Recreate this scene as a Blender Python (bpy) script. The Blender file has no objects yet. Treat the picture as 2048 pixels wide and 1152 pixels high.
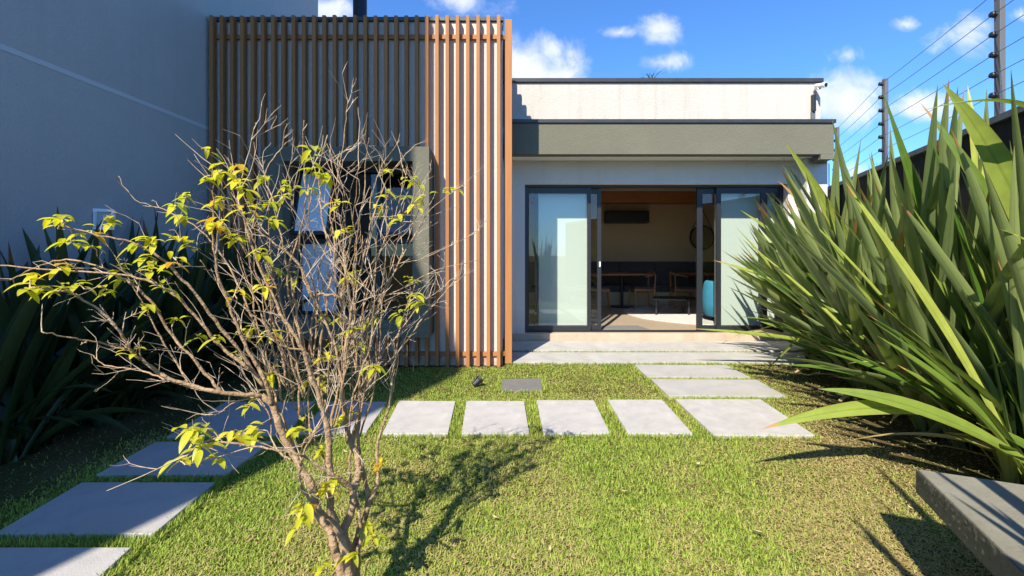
import bpy, math, random
import numpy as np
from mathutils import Vector, Matrix
R = math.radians
S = bpy.context.scene
C = S.collection
random.seed(7)
rng = np.random.default_rng(11)

# ---------------------------------------------------------------- camera, sky, sun
F, VX, HY, H = 900.0, 1000.0, 510.0, 1.3          # focal length in photo pixels, vanishing point, eye height
cam = bpy.data.cameras.new('camera'); camo = bpy.data.objects.new('camera', cam); C.objects.link(camo)
camo.location = (0, 0, H); camo.rotation_euler = (R(90), 0, 0)
cam.sensor_width = 36; cam.lens = F/2048*36
cam.shift_x = (1024-VX)/2048; cam.shift_y = (HY-576)/2048
cam.clip_start = 0.05; cam.clip_end = 2000
S.camera = camo
S.view_settings.view_transform = 'Standard'; S.view_settings.look = 'None'
S.view_settings.exposure = 0.85; S.view_settings.gamma = 1
SUND = Vector((0.44, 1.0, -1.0)).normalized()
sun = bpy.data.lights.new('sun', 'SUN'); suno = bpy.data.objects.new('sun', sun); C.objects.link(suno)
sun.energy = 5.0; sun.angle = R(0.55); sun.color = (1.0, 0.90, 0.75)
suno.rotation_euler = SUND.to_track_quat('-Z', 'Y').to_euler(); suno.location = (-6, -8, 12)

W = bpy.data.worlds.new('World'); S.world = W; W.use_nodes = True
def build_world():
    nt = W.node_tree; nt.nodes.clear(); N = nt.nodes.new; L = nt.links.new
    out = N('ShaderNodeOutputWorld'); bg = N('ShaderNodeBackground'); L(bg.outputs[0], out.inputs[0])
    sky = N('ShaderNodeTexSky'); sky.sky_type = 'NISHITA'; sky.sun_disc = False
    sky.sun_elevation = math.asin(-SUND.z); sky.sun_rotation = R(203.7)
    sky.air_density = 1.0; sky.dust_density = 0.3; sky.ozone_density = 2.0
    tc = N('ShaderNodeTexCoord'); sp = N('ShaderNodeSeparateXYZ'); L(tc.outputs['Generated'], sp.inputs[0])
    def m(op, a, b=None, clamp=False):
        n = N('ShaderNodeMath'); n.operation = op; n.use_clamp = clamp
        for i, v in enumerate((a, b)):
            if v is None: continue
            if isinstance(v, (int, float)): n.inputs[i].default_value = v
            else: L(v, n.inputs[i])
        return n.outputs[0]
    yy = m('MAXIMUM', sp.outputs[1], 0.05)
    u = m('DIVIDE', sp.outputs[0], yy); v = m('DIVIDE', sp.outputs[2], yy)
    cv = N('ShaderNodeCombineXYZ'); L(u, cv.inputs[0]); L(v, cv.inputs[1])
    no = N('ShaderNodeTexNoise'); no.inputs['Scale'].default_value = 9; no.inputs['Detail'].default_value = 9
    no.inputs['Roughness'].default_value = 0.62; no.inputs['Distortion'].default_value = 0.4; L(cv.outputs[0], no.inputs['Vector'])
    mx = None
    for (px, py, rx, ry, k) in [(1050,150,160,100,1.35),(1690,192,110,72,1.5),(1835,218,120,40,1.0),(1590,215,60,25,.8),(655,20,80,48,1.1),(935,2,120,40,.62),
                 (1316,62,54,38,.72),(1325,126,80,26,.72),(1930,72,100,50,.85),(1702,345,64,34,1.1),(1240,66,48,16,.6),
                 (1690,110,55,24,.55),(1810,48,46,18,.6),(1960,330,80,40,.9),(2040,30,40,20,.6),(1100,105,50,45,1.0)]:
        a = m('DIVIDE', m('SUBTRACT', u, (px-VX)/F), rx/F); b = m('DIVIDE', m('SUBTRACT', v, (HY-py)/F), ry/F)
        d = m('MULTIPLY', m('SUBTRACT', 1.0, m('SQRT', m('ADD', m('MULTIPLY', a, a), m('MULTIPLY', b, b)))), k)
        mx = d if mx is None else m('MAXIMUM', mx, d)
    dens = m('ADD', m('MAXIMUM', mx, -1.5), m('MULTIPLY', m('SUBTRACT', no.outputs['Fac'], 0.5), 2.1))
    cr = N('ShaderNodeMapRange'); cr.interpolation_type = 'SMOOTHSTEP'; cr.inputs[1].default_value = 0.05; cr.inputs[2].default_value = 0.95
    L(dens, cr.inputs[0])
    no2 = N('ShaderNodeTexNoise'); no2.inputs['Scale'].default_value = 14; no2.inputs['Detail'].default_value = 5; L(cv.outputs[0], no2.inputs['Vector'])
    cc = N('ShaderNodeValToRGB'); cc.color_ramp.elements[0].position = .35; cc.color_ramp.elements[0].color = (5.3,5.9,7.0,1)
    cc.color_ramp.elements[1].position = .6; cc.color_ramp.elements[1].color = (7.2,7.3,7.5,1); L(no2.outputs['Fac'], cc.inputs[0])
    tint = N('ShaderNodeMix'); tint.data_type = 'RGBA'; tint.blend_type = 'MULTIPLY'; tint.inputs[0].default_value = 1
    L(sky.outputs[0], tint.inputs[6]); tint.inputs[7].default_value = SKYTINT
    mix = N('ShaderNodeMix'); mix.data_type = 'RGBA'; L(m('MULTIPLY', cr.outputs[0], 0.9), mix.inputs[0]); L(tint.outputs[2], mix.inputs[6]); L(cc.outputs[0], mix.inputs[7])
    L(mix.outputs[2], bg.inputs[0]); bg.inputs[1].default_value = 0.09
SKYTINT = (.60, 1.06, 1.62, 1)
build_world()

# ---------------------------------------------------------------- helpers
def at(px, py, Y): return Vector(((px-VX)*Y/F, Y, H-(py-HY)*Y/F))
def gnd(px, py, z=0.0):
    Y = (H-z)*F/(py-HY); return Vector(((px-VX)*Y/F, Y, z))

class MB:
    def __init__(s): s.v = []; s.f = []; s.a = []
    def add(s, vs, fs, attr=None):
        n = len(s.v); s.v += [tuple(p) for p in vs]; s.f += [tuple(i+n for i in f) for f in fs]
        s.a += (attr if attr is not None else [0.0]*len(vs)); return s
    def box(s, x0, x1, y0, y1, z0, z1, tone=0.0):
        vs = [(x0,y0,z0),(x1,y0,z0),(x1,y1,z0),(x0,y1,z0),(x0,y0,z1),(x1,y0,z1),(x1,y1,z1),(x0,y1,z1)]
        return s.add(vs, [(0,3,2,1),(4,5,6,7),(0,1,5,4),(1,2,6,5),(2,3,7,6),(3,0,4,7)], [tone]*8)
    def prism(s, pts, z0, z1):
        n = len(pts)
        a = sum(pts[i][0]*pts[(i+1)%n][1]-pts[(i+1)%n][0]*pts[i][1] for i in range(n))
        if a < 0: pts = list(reversed(pts))
        vs = [(p[0],p[1],z0) for p in pts]+[(p[0],p[1],z1) for p in pts]
        fs = [tuple(reversed(range(n))), tuple(range(n,2*n))]+[(i,(i+1)%n,n+(i+1)%n,n+i) for i in range(n)]
        return s.add(vs, fs)
    def tube(s, pts, rad, seg=8, cap=True):
        pts = [Vector(p) for p in pts]; n = len(pts)
        if not hasattr(rad, '__len__'): rad = [rad]*n
        vs = []; fs = []
        prev = None
        for i, p in enumerate(pts):
            d = (pts[min(i+1,n-1)]-pts[max(i-1,0)])
            d = d.normalized() if d.length > 1e-9 else Vector((0,0,1))
            if prev is None:
                r = d.orthogonal().normalized()
            else:
                r = prev-d*prev.dot(d)
                r = r.normalized() if r.length > 1e-6 else d.orthogonal().normalized()
            prev = r; b = d.cross(r)
            for k in range(seg):
                t = 2*math.pi*k/seg; vs.append(p+(r*math.cos(t)+b*math.sin(t))*rad[i])
        for i in range(n-1):
            for k in range(seg):
                a = i*seg+k; b2 = i*seg+(k+1)%seg; fs.append((a,b2,b2+seg,a+seg))
        if cap:
            fs.append(tuple(reversed(range(seg)))); fs.append(tuple(range((n-1)*seg,n*seg)))
        return s.add(vs, fs)
    def lathe(s, prof, c, seg=24, axis='z'):
        vs = []; fs = []; n = len(prof)
        for (r,h) in prof:
            for k in range(seg):
                t = 2*math.pi*k/seg; x, y = r*math.cos(t), r*math.sin(t)
                q = {'z':(x,y,h),'y':(x,h,y),'x':(h,x,y)}[axis]
                vs.append((c[0]+q[0],c[1]+q[1],c[2]+q[2]))
        for i in range(n-1):
            for k in range(seg):
                a = i*seg+k; b = i*seg+(k+1)%seg; fs.append((a,b,b+seg,a+seg))
        fs.append(tuple(range(seg))); fs.append(tuple(range((n-1)*seg,n*seg)))
        return s.add(vs, fs)
    def build(s, name, mat=None, parent=None, bevel=0, smooth=False, loc=None):
        me = bpy.data.meshes.new(name); me.from_pydata(s.v, [], s.f); me.update()
        if any(s.a):
            at_ = me.attributes.new('tone', 'FLOAT', 'POINT'); at_.data.foreach_set('value', s.a)
        o = bpy.data.objects.new(name, me); C.objects.link(o)
        if loc is not None:
            me.transform(Matrix.Translation(-Vector(loc))); o.location = loc
        if mat: me.materials.append(mat)
        if smooth: me.polygons.foreach_set('use_smooth', [True]*len(me.polygons))
        if parent:
            o.parent = parent
            if loc is None:                                        # vertices were given in world space
                me.transform(Matrix.Translation(-parent_world(parent)))
        if bevel:
            b = o.modifiers.new('bevel', 'BEVEL'); b.width = bevel; b.segments = 2; b.limit_method = 'ANGLE'
        return o
def parent_world(p):
    v = Vector(p.location)
    while p.parent: p = p.parent; v = v+Vector(p.location)
    return v
def tag(o, label=None, cat=None, group=None, kind=None):
    for k, v in (('label',label),('category',cat),('group',group),('kind',kind)):
        if v: o[k] = v
    return o
def thing(name, loc, label, cat, group=None, rz=0):
    o = bpy.data.objects.new(name, None); C.objects.link(o); o.location = loc; o.rotation_euler = (0,0,rz); o.empty_display_size = .2
    return tag(o, label, cat, group)
def copy_tree(o, parent=None):
    c = o.copy(); C.objects.link(c)
    if parent: c.parent = parent
    for ch in o.children: copy_tree(ch, c)
    return c

# ---------------------------------------------------------------- materials
def mat(name, col, rough=.7, var=.0, vscale=3.0, bump=0.0, bscale=60.0, metal=0.0, col2=None, spec=.5, bdetail=6, stretch=None):
    M = bpy.data.materials.new(name); M.use_nodes = True; nt = M.node_tree; P = nt.nodes['Principled BSDF']; N = nt.nodes.new; L = nt.links.new
    P.inputs['Roughness'].default_value = rough; P.inputs['Metallic'].default_value = metal; P.inputs['Specular IOR Level'].default_value = spec
    tc = N('ShaderNodeTexCoord'); src = tc.outputs['Object']
    if stretch:
        mp = N('ShaderNodeMapping'); mp.inputs['Scale'].default_value = stretch; L(src, mp.inputs[0]); src = mp.outputs[0]
    if var or col2:
        no = N('ShaderNodeTexNoise'); no.inputs['Scale'].default_value = vscale; no.inputs['Detail'].default_value = 7; no.inputs['Roughness'].default_value = .65; L(src, no.inputs['Vector'])
        rp = N('ShaderNodeValToRGB'); rp.color_ramp.elements[0].position = .3; rp.color_ramp.elements[1].position = .7
        a = [max(0,c*(1-var)) for c in col]; b = [min(1,c*(1+var)) for c in col] if not col2 else list(col2)
        rp.color_ramp.elements[0].color = (*a,1); rp.color_ramp.elements[1].color = (*b,1)
        L(no.outputs['Fac'], rp.inputs[0]); L(rp.outputs[0], P.inputs['Base Color'])
    else: P.inputs['Base Color'].default_value = (*col,1)
    if bump:
        nb = N('ShaderNodeTexNoise'); nb.inputs['Scale'].default_value = bscale; nb.inputs['Detail'].default_value = bdetail; L(src, nb.inputs['Vector'])
        bp = N('ShaderNodeBump'); bp.inputs['Strength'].default_value = bump; bp.inputs['Distance'].default_value = .01
        L(nb.outputs['Fac'], bp.inputs['Height']); L(bp.outputs[0], P.inputs['Normal'])
    return M
def stucco(name, col, var=.06, streaks=0.0):
    M = mat(name, col, .9, var, 1.3, 0, spec=.15); nt = M.node_tree; P = nt.nodes['Principled BSDF']; N = nt.nodes.new; L = nt.links.new
    tc = N('ShaderNodeTexCoord'); mp = N('ShaderNodeMapping'); mp.inputs['Scale'].default_value = (1,1,1); L(tc.outputs['Object'], mp.inputs[0])
    n1 = N('ShaderNodeTexNoise'); n1.inputs['Scale'].default_value = 46; n1.inputs['Detail'].default_value = 4; n1.inputs['Distortion'].default_value = 1.5; L(mp.outputs[0], n1.inputs['Vector'])
    n2 = N('ShaderNodeTexNoise'); n2.inputs['Scale'].default_value = 9; n2.inputs['Detail'].default_value = 3; L(mp.outputs[0], n2.inputs['Vector'])
    ad = N('ShaderNodeMath'); ad.operation = 'MULTIPLY_ADD'; L(n2.outputs['Fac'], ad.inputs[0]); ad.inputs[1].default_value = .5; L(n1.outputs['Fac'], ad.inputs[2])
    bp = N('ShaderNodeBump'); bp.inputs['Strength'].default_value = .55; bp.inputs['Distance'].default_value = .014; L(ad.outputs[0], bp.inputs['Height']); L(bp.outputs[0], P.inputs['Normal'])
    if streaks:
        base = P.inputs['Base Color'].links[0].from_socket
        mp2 = N('ShaderNodeMapping'); mp2.inputs['Scale'].default_value = (3.2,3.2,.25); L(tc.outputs['Object'], mp2.inputs[0])
        n3 = N('ShaderNodeTexNoise'); n3.inputs['Scale'].default_value = 2.2; n3.inputs['Detail'].default_value = 6; L(mp2.outputs[0], n3.inputs['Vector'])
        r3 = N('ShaderNodeValToRGB'); r3.color_ramp.elements[0].position = .52; r3.color_ramp.elements[0].color = (1,1,1,1); r3.color_ramp.elements[1].position = .78
        r3.color_ramp.elements[1].color = (1-streaks,1-streaks,1-streaks*1.25,1); L(n3.outputs['Fac'], r3.inputs[0])
        mm = N('ShaderNodeMix'); mm.data_type = 'RGBA'; mm.blend_type = 'MULTIPLY'; mm.inputs[0].default_value = 1; L(base, mm.inputs[6]); L(r3.outputs[0], mm.inputs[7]); L(mm.outputs[2], P.inputs['Base Color'])
    return M
def glass(name, tint=(.86,.93,.9), refl=1.0, rough=0.0):
    M = bpy.data.materials.new(name); M.use_nodes = True; nt = M.node_tree; nt.nodes.clear(); N = nt.nodes.new; L = nt.links.new
    o = N('ShaderNodeOutputMaterial'); t = N('ShaderNodeBsdfTransparent'); t.inputs[0].default_value = (*tint,1)
    g = N('ShaderNodeBsdfGlossy'); g.inputs['Roughness'].default_value = rough; fr = N('ShaderNodeLayerWeight'); fr.inputs[0].default_value = .5; pw = N('ShaderNodeMath'); pw.operation = 'POWER'; pw.inputs[1].default_value = 4.5; L(fr.outputs['Facing'], pw.inputs[0])
    mu = N('ShaderNodeMath'); mu.operation = 'MULTIPLY_ADD'; mu.inputs[1].default_value = refl; mu.inputs[2].default_value = .045; mu.use_clamp = True; L(pw.outputs[0], mu.inputs[0])
    mx = N('ShaderNodeMixShader'); L(mu.outputs[0], mx.inputs[0]); L(t.outputs[0], mx.inputs[1]); L(g.outputs[0], mx.inputs[2]); L(mx.outputs[0], o.inputs[0]); return M
def leafmat(name, c0, c1, edge=None, trans=.35, rough=.45, ctip=None, under=None):
    """leaf colour runs from c0 to c1 with the per-leaf 'tone'; leaf margins and tips from the 'edge' attribute"""
    M = bpy.data.materials.new(name); M.use_nodes = True; nt = M.node_tree; P = nt.nodes['Principled BSDF']; N = nt.nodes.new; L = nt.links.new
    a = N('ShaderNodeAttribute'); a.attribute_name = 'tone'
    rp = N('ShaderNodeValToRGB'); rp.color_ramp.elements[0].color = (*c0,1); rp.color_ramp.elements[1].color = (*c1,1); L(a.outputs['Fac'], rp.inputs[0])
    if ctip:
        e2 = rp.color_ramp.elements.new(.93); e2.color = (*c1,1); rp.color_ramp.elements[-1].color = (*ctip,1); rp.color_ramp.elements[1].position = .9
    col = rp.outputs[0]
    tc = N('ShaderNodeTexCoord'); no = N('ShaderNodeTexNoise'); no.inputs['Scale'].default_value = 14; no.inputs['Detail'].default_value = 5; L(tc.outputs['Object'], no.inputs['Vector'])
    mm = N('ShaderNodeMix'); mm.data_type = 'RGBA'; mm.blend_type = 'MULTIPLY'; mm.inputs[0].default_value = .45; L(col, mm.inputs[6]); L(no.outputs['Fac'], mm.inputs[7])
    br = N('ShaderNodeMix'); br.data_type = 'RGBA'; br.blend_type = 'MULTIPLY'; br.inputs[0].default_value = 1; br.inputs[7].default_value = (1.28,1.28,1.28,1); L(mm.outputs[2], br.inputs[6]); col = br.outputs[2]
    if under:
        ge = N('ShaderNodeNewGeometry'); uf = N('ShaderNodeMath'); uf.operation = 'MULTIPLY'; uf.inputs[1].default_value = .62; L(ge.outputs['Backfacing'], uf.inputs[0])
        um = N('ShaderNodeMix'); um.data_type = 'RGBA'; L(uf.outputs[0], um.inputs[0]); L(col, um.inputs[6]); um.inputs[7].default_value = (*under,1)
        rb = N('ShaderNodeAttribute'); rb.attribute_name = 'edge'; rm = N('ShaderNodeMapRange'); rm.inputs[1].default_value = .0; rm.inputs[2].default_value = .05; rm.inputs[3].default_value = .72; rm.inputs[4].default_value = 1; L(rb.outputs['Fac'], rm.inputs[0])
        rx = N('ShaderNodeMix'); rx.data_type = 'RGBA'; rx.blend_type = 'MULTIPLY'; rx.inputs[0].default_value = 1; L(um.outputs[2], rx.inputs[6]); L(rm.outputs[0], rx.inputs[7]); col = rx.outputs[2]
    if edge:
        e = N('ShaderNodeAttribute'); e.attribute_name = 'edge'
        mr = N('ShaderNodeMapRange'); mr.inputs[1].default_value = .82; mr.inputs[2].default_value = 1.0; L(e.outputs['Fac'], mr.inputs[0])
        mx = N('ShaderNodeMix'); mx.data_type = 'RGBA'; L(mr.outputs[0], mx.inputs[0]); L(col, mx.inputs[6]); mx.inputs[7].default_value = (*edge,1); col = mx.outputs[2]
    L(col, P.inputs['Base Color']); P.inputs['Roughness'].default_value = rough; P.inputs['Specular IOR Level'].default_value = .4
    t = N('ShaderNodeBsdfTranslucent'); tm = N('ShaderNodeMix'); tm.data_type = 'RGBA'; tm.blend_type = 'MULTIPLY'; tm.inputs[0].default_value = 1; L(col, tm.inputs[6]); tm.inputs[7].default_value = (1.5,1.6,.6,1)
    L(tm.outputs[2], t.inputs[0]); mix = N('ShaderNodeMixShader'); mix.inputs[0].default_value = trans; out = nt.nodes['Material Output']
    L(P.outputs[0], mix.inputs[1]); L(t.outputs[0], mix.inputs[2]); L(mix.outputs[0], out.inputs[0]); return M

def weather(Mt, amount=.35, speck=.3):
    nt = Mt.node_tree; P = nt.nodes['Principled BSDF']; N = nt.nodes.new; L = nt.links.new; base = P.inputs['Base Color'].links[0].from_socket
    tc = N('ShaderNodeTexCoord'); 
    for sc, lo, hi, k, c in ((2.6,.50,.72,amount,(.62,.54,.45,1)),(140,.62,.70,speck,(.35,.33,.31,1))):
        no = N('ShaderNodeTexNoise'); no.inputs['Scale'].default_value = sc; no.inputs['Detail'].default_value = 8; no.inputs['Roughness'].default_value = .7; L(tc.outputs['Object'], no.inputs['Vector'])
        mr = N('ShaderNodeMapRange'); mr.inputs[1].default_value = lo; mr.inputs[2].default_value = hi; mr.inputs[4].default_value = k; L(no.outputs['Fac'], mr.inputs[0])
        mx = N('ShaderNodeMix'); mx.data_type = 'RGBA'; mx.blend_type = 'MULTIPLY'; L(mr.outputs[0], mx.inputs[0]); L(base, mx.inputs[6]); mx.inputs[7].default_value = c; base = mx.outputs[2]
    L(base, P.inputs['Base Color']); return Mt
M = {}
M['cream'] = stucco('cream_stucco', (.60,.56,.505), streaks=.10)
M['creamtop'] = stucco('cream_parapet_stucco', (.52,.487,.445), streaks=.2)
M['grey'] = stucco('grey_stucco', (.43,.43,.42), .05, streaks=.05)
M['greyband'] = mat('grey_joint', (.50,.53,.55), .8)
M['olive'] = stucco('olive_stucco', (.152,.15,.115), .07)
M['white'] = stucco('white_stucco', (.60,.585,.56), .04, streaks=.06)
M['soffit'] = mat('white_soffit', (.78,.75,.68), .8)
M['plinth'] = mat('stained_plinth', (.40,.22,.12), .95, .3, 5, .3, 70, col2=(.62,.50,.38))
M['black'] = mat('dark_metal', (.018,.021,.027), .42, spec=.5)
M['cap'] = mat('dark_flashing', (.035,.038,.045), .4, .2, 6)
M['slat'] = mat('copper_brown_slat', (.375,.168,.064), .55, .10, 4, .05, 30, stretch=(8,8,.6), spec=.2)
M['step'] = mat('limestone_step', (.44,.355,.27), .85, .14, 5, .15, 90)
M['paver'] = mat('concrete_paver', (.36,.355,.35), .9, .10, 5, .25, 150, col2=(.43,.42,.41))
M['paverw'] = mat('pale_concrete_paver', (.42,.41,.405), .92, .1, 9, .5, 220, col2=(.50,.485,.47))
M['slab'] = mat('stone_slab', (.38,.375,.365), .85, .10, 3, .12, 100, col2=(.46,.45,.43))
M['floor'] = mat('porcelain_floor', (.42,.34,.25), .35, .06, 2)
M['inwall'] = mat('interior_wall', (.54,.42,.25), .85, .04, 2)
M['ceiling'] = mat('interior_ceiling', (.74,.70,.62), .9)
M['wood'] = mat('warm_wood', (.36,.14,.045), .45, .25, 5, stretch=(1,6,12))
M['darkfab'] = mat('charcoal_fabric', (.075,.073,.074), .95, .15, 20, .2, 200)
M['blue'] = mat('teal_velvet', (.035,.24,.40), .8, .15, 6)
M['rug'] = mat('pale_rug', (.42,.40,.39), .98, .0, 9, .6, 60, col2=(.74,.70,.67), stretch=(1,5,1))
M['mat'] = mat('grey_doormat', (.16,.16,.16), .98, .2, 60, .4, 200)
M['blind'] = mat('white_screen_panel', (.55,.61,.565), .8)
M['frost'] = mat('frosted_pane', (.62,.70,.76), .35)
M['glass'] = glass('door_glass', (.985,.997,.99), .9)
M['dglass'] = glass('window_glass', (.62,.68,.64), 1.4)
M['plastic'] = mat('white_plastic', (.78,.79,.80), .4)
M['lampglass'] = mat('lamp_diffuser', (.30,.38,.38), .3)
M['post'] = mat('grey_post', (.12,.125,.135), .5)
M['wire'] = mat('steel_wire', (.10,.11,.13), .4, metal=.3)
M['wall_dark'] = stucco('dark_boundary_stucco', (.038,.036,.031), .15)
M['coping'] = mat('concrete_coping', (.20,.20,.20), .8, .2, 8)
M['bench'] = mat('dark_concrete', (.205,.198,.155), .85, .18, 7, .25, 90)
M['benchrough'] = mat('rough_concrete', (.18,.172,.135), .95, .2, 10, .7, 45)
M['cover'] = mat('drain_cover', (.16,.155,.15), .85, .12, 12, .3, 160)
M['bark'] = mat('shrub_bark', (.28,.175,.09), .9, .3, 18, .8, 90, col2=(.50,.35,.205))
M['twig'] = mat('shrub_twig', (.40,.29,.19), .9, .2, 30, col2=(.64,.52,.39))
M['leaf'] = leafmat('shrub_leaf', (.40,.44,.03), (.66,.60,.05), None, .45, .4, ctip=(.55,.30,.03))
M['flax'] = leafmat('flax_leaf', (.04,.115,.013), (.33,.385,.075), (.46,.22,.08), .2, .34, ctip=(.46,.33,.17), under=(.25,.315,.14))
M['flaxshade'] = leafmat('shaded_flax_leaf', (.016,.04,.012), (.055,.08,.025), (.20,.09,.03), .2, .45)  # same flax, with the shade by the left wall put into its colour
M['tree'] = leafmat('far_tree_leaf', (.05,.10,.02), (.12,.18,.05), None, .3)
def toned(Mt, lo=.80, hi=1.12):
    nt = Mt.node_tree; P = nt.nodes['Principled BSDF']; N = nt.nodes.new; L = nt.links.new; base = P.inputs['Base Color'].links[0].from_socket
    a = N('ShaderNodeAttribute'); a.attribute_name = 'tone'; mr = N('ShaderNodeMapRange'); mr.inputs[3].default_value = lo; mr.inputs[4].default_value = hi; L(a.outputs['Fac'], mr.inputs[0])
    mx = N('ShaderNodeMix'); mx.data_type = 'RGBA'; mx.blend_type = 'MULTIPLY'; mx.inputs[0].default_value = 1; L(base, mx.inputs[6]); L(mr.outputs[0], mx.inputs[7]); L(mx.outputs[2], P.inputs['Base Color'])
toned(M['slat'])
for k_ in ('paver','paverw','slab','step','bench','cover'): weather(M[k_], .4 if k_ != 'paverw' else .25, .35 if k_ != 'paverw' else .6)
# ---------------------------------------------------------------- ground
def ground():
    M_ = bpy.data.materials.new('lawn_soil'); M_.use_nodes = True; nt = M_.node_tree; P = nt.nodes['Principled BSDF']; N = nt.nodes.new; L = nt.links.new
    tc = N('ShaderNodeTexCoord')
    n1 = N('ShaderNodeTexNoise'); n1.inputs['Scale'].default_value = 2.2; n1.inputs['Detail'].default_value = 8; L(tc.outputs['Object'], n1.inputs['Vector'])
    n2 = N('ShaderNodeTexNoise'); n2.inputs['Scale'].default_value = 60; n2.inputs['Detail'].default_value = 6; L(tc.outputs['Object'], n2.inputs['Vector'])
    r1 = N('ShaderNodeValToRGB'); r1.color_ramp.elements[0].position = .35; r1.color_ramp.elements[0].color = (.055,.06,.018,1); r1.color_ramp.elements[1].position = .7; r1.color_ramp.elements[1].color = (.12,.085,.042,1)
    L(n1.outputs['Fac'], r1.inputs[0])
    mm = N('ShaderNodeMix'); mm.data_type = 'RGBA'; mm.blend_type = 'OVERLAY'; mm.inputs[0].default_value = .9; L(r1.outputs[0], mm.inputs[6]); L(n2.outputs['Fac'], mm.inputs[7])
    L(mm.outputs[2], P.inputs['Base Color']); P.inputs['Roughness'].default_value = 1; P.inputs['Specular IOR Level'].default_value = .1
    bp = N('ShaderNodeBump'); bp.inputs['Strength'].default_value = .6; bp.inputs['Distance'].default_value = .02; L(n2.outputs['Fac'], bp.inputs['Height']); L(bp.outputs[0], P.inputs['Normal'])
    mb = MB().add([(-600,-600,0),(600,-600,0),(600,900,0),(-600,900,0)], [(0,1,2,3)])
    tag(mb.build('ground', M_), kind='structure')
ground()

def WL(Y): return -3.73+.062*Y                       # face of the tall neighbouring wall
def WR(Y): return 2.51+.37*Y                         # face of the dark boundary wall

# ---------------------------------------------------------------- tall neighbouring building on the left
nb = thing('neighbour_building', (WL(3),3,0), 'tall windowless blue grey rendered building along the left of the garden', 'building')
MB().prism([(WL(-1.6),-1.6),(WL(8),8),(-14,8),(-14,-1.6)], 0, 12).build('wall', M['grey'], nb)
MB().prism([(WL(-2.98),-2.98),(WL(-1.604),-1.604),(-14,-1.604),(-14,-2.98)], 0, 7.9).build('side_wing', M['grey'], nb)
MB().prism([(WL(-1.5)+.003,-1.5),(WL(7.99)+.003,7.99),(WL(7.99)-.05,7.99),(WL(-1.5)-.05,-1.5)], 2.755, 2.795).build('joint_line', M['greyband'], nb)

# ---------------------------------------------------------------- the house
hs = thing('house', (0,6.7,0), 'single storey cream and olive house with copper slat screen and wide sliding doors', 'house')
# slatted front block
X0, X1, YW = -3.40, .03, 5.31
OX0, OX1, OZ0, OZ1 = -2.39, -.96, .586, 2.332         # window opening
fw = MB(); fw.box(X0,OX0,YW,5.5,.10,4.05); fw.box(OX1,X1,YW,5.5,.10,4.05); fw.box(OX0,OX1,YW,5.5,.10,OZ0); fw.box(OX0,OX1,YW,5.5,OZ1,4.05)
fw.box(X1-.2,X1,5.5,11,.10,4.05); fw.box(X0,X0+.2,5.5,11,.10,4.05); fw.box(X0+.2,X1-.2,5.5,11,3.8,3.95)
fw.build('front_block_wall', M['cream'], hs)
pl = MB(); pl.box(X0-.004,X1+.004,YW-.006,5.6,-.02,.10); pl.build('plinth', M['plinth'], hs)
MB().box(X0-.02,X1+.012,YW-.025,5.53,4.052,4.10).build('parapet_cap', M['cap'], hs, .004)
pn = MB()
for i in range(29):
    x = -3.363+i*.1188
    segs = [(0.012,4.073)] if (x < -2.64 or x > -.80) else [(0.012,.40),(2.485,4.073)]
    if -.84 < x < -.78: segs = [(0.012,.392),(2.493,4.073)]
    tn_ = random.uniform(.05,1)
    for z0, z1 in segs: pn.box(x, x+.041, 5.2, 5.275, z0+random.uniform(-.006,.006), z1+random.uniform(-.004,.004), tn_)
sc = pn.build('slat_screen', M['slat'], hs, .003)
rl = MB(); rl.box(X0+.02,X1+.01,5.2765,YW-.005,3.835,3.885,.55); rl.build('rail', M['slat'], sc)
rl = MB(); rl.box(X0+.02,X1+.01,5.2765,YW-.009,.115,.165,.55); rl.build('rail', M['slat'], sc)
pn = MB(); 
for k in range(9):
    y = 5.30+k*.16
    pn.box(.060,.141,y,y+.041,.02,4.078,.6) if y < 6.15 else pn.box(.060,.141,y,y+.041,3.2,4.078)
ss = pn.build('side_slat_screen', M['slat'], hs, .003)
MB().box(.033,.058,5.29,6.65,3.835,3.885).build('rail', M['slat'], ss)
MB().box(.037,.058,5.29,6.1,.115,.165).build('rail', M['slat'], ss)
# flue on the roof
fl = MB(); fl.lathe([(.095,3.9),(.095,6.6)], (-1.96,6.3,0), 28); fl.build('flue_pipe', M['black'], hs, smooth=True)
# window in its deep olive surround
bx = MB(); bX0,bX1,bZ0,bZ1 = -2.624,-.779,.394,2.491
bx.box(bX0,OX0,4.94,YW-.004,bZ0,bZ1); bx.box(OX1,bX1,4.94,YW-.004,bZ0,bZ1); bx.box(OX0,OX1,4.94,YW-.004,bZ0,OZ0); bx.box(OX0,OX1,4.94,YW-.004,OZ1,bZ1)
win = bx.build('window_surround', M['olive'], hs)
wf = MB(); cw = (OX1-OX0)/3; yf0, yf1 = 5.33, 5.39; TZ = 1.46
for k in range(4): wf.box(OX0+k*cw-.022*(k>0)+.001*(k==0), OX0+k*cw+.022*(k<3)+.02*(k==0)-.001*(k==3), yf0, yf1, OZ0+.002, OZ1-.002)
for k in range(3):
    a, b = OX0+k*cw+(.042 if k==0 else .022), OX0+(k+1)*cw-.022
    wf.box(a,b,yf0+.002,yf1,OZ0+.003,OZ0+.05); wf.box(a,b,yf0+.002,yf1,OZ1-.052,OZ1-.003); wf.box(a,b,yf0+.002,yf1,TZ-.03,TZ+.03)
wf.build('window_frame', M['black'], win)
for k in range(3):
    a, b = OX0+k*cw+.03, OX0+(k+1)*cw-.025
    MB().box(a,b,5.35,5.362,OZ0+.051,TZ-.031).build('window_pane', M['frost'] if k==0 else M['dglass'], win)
    if k == 1: MB().box(a,b,5.35,5.362,TZ+.031,OZ1-.053).build('window_pane', M['dglass'], win)
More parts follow.
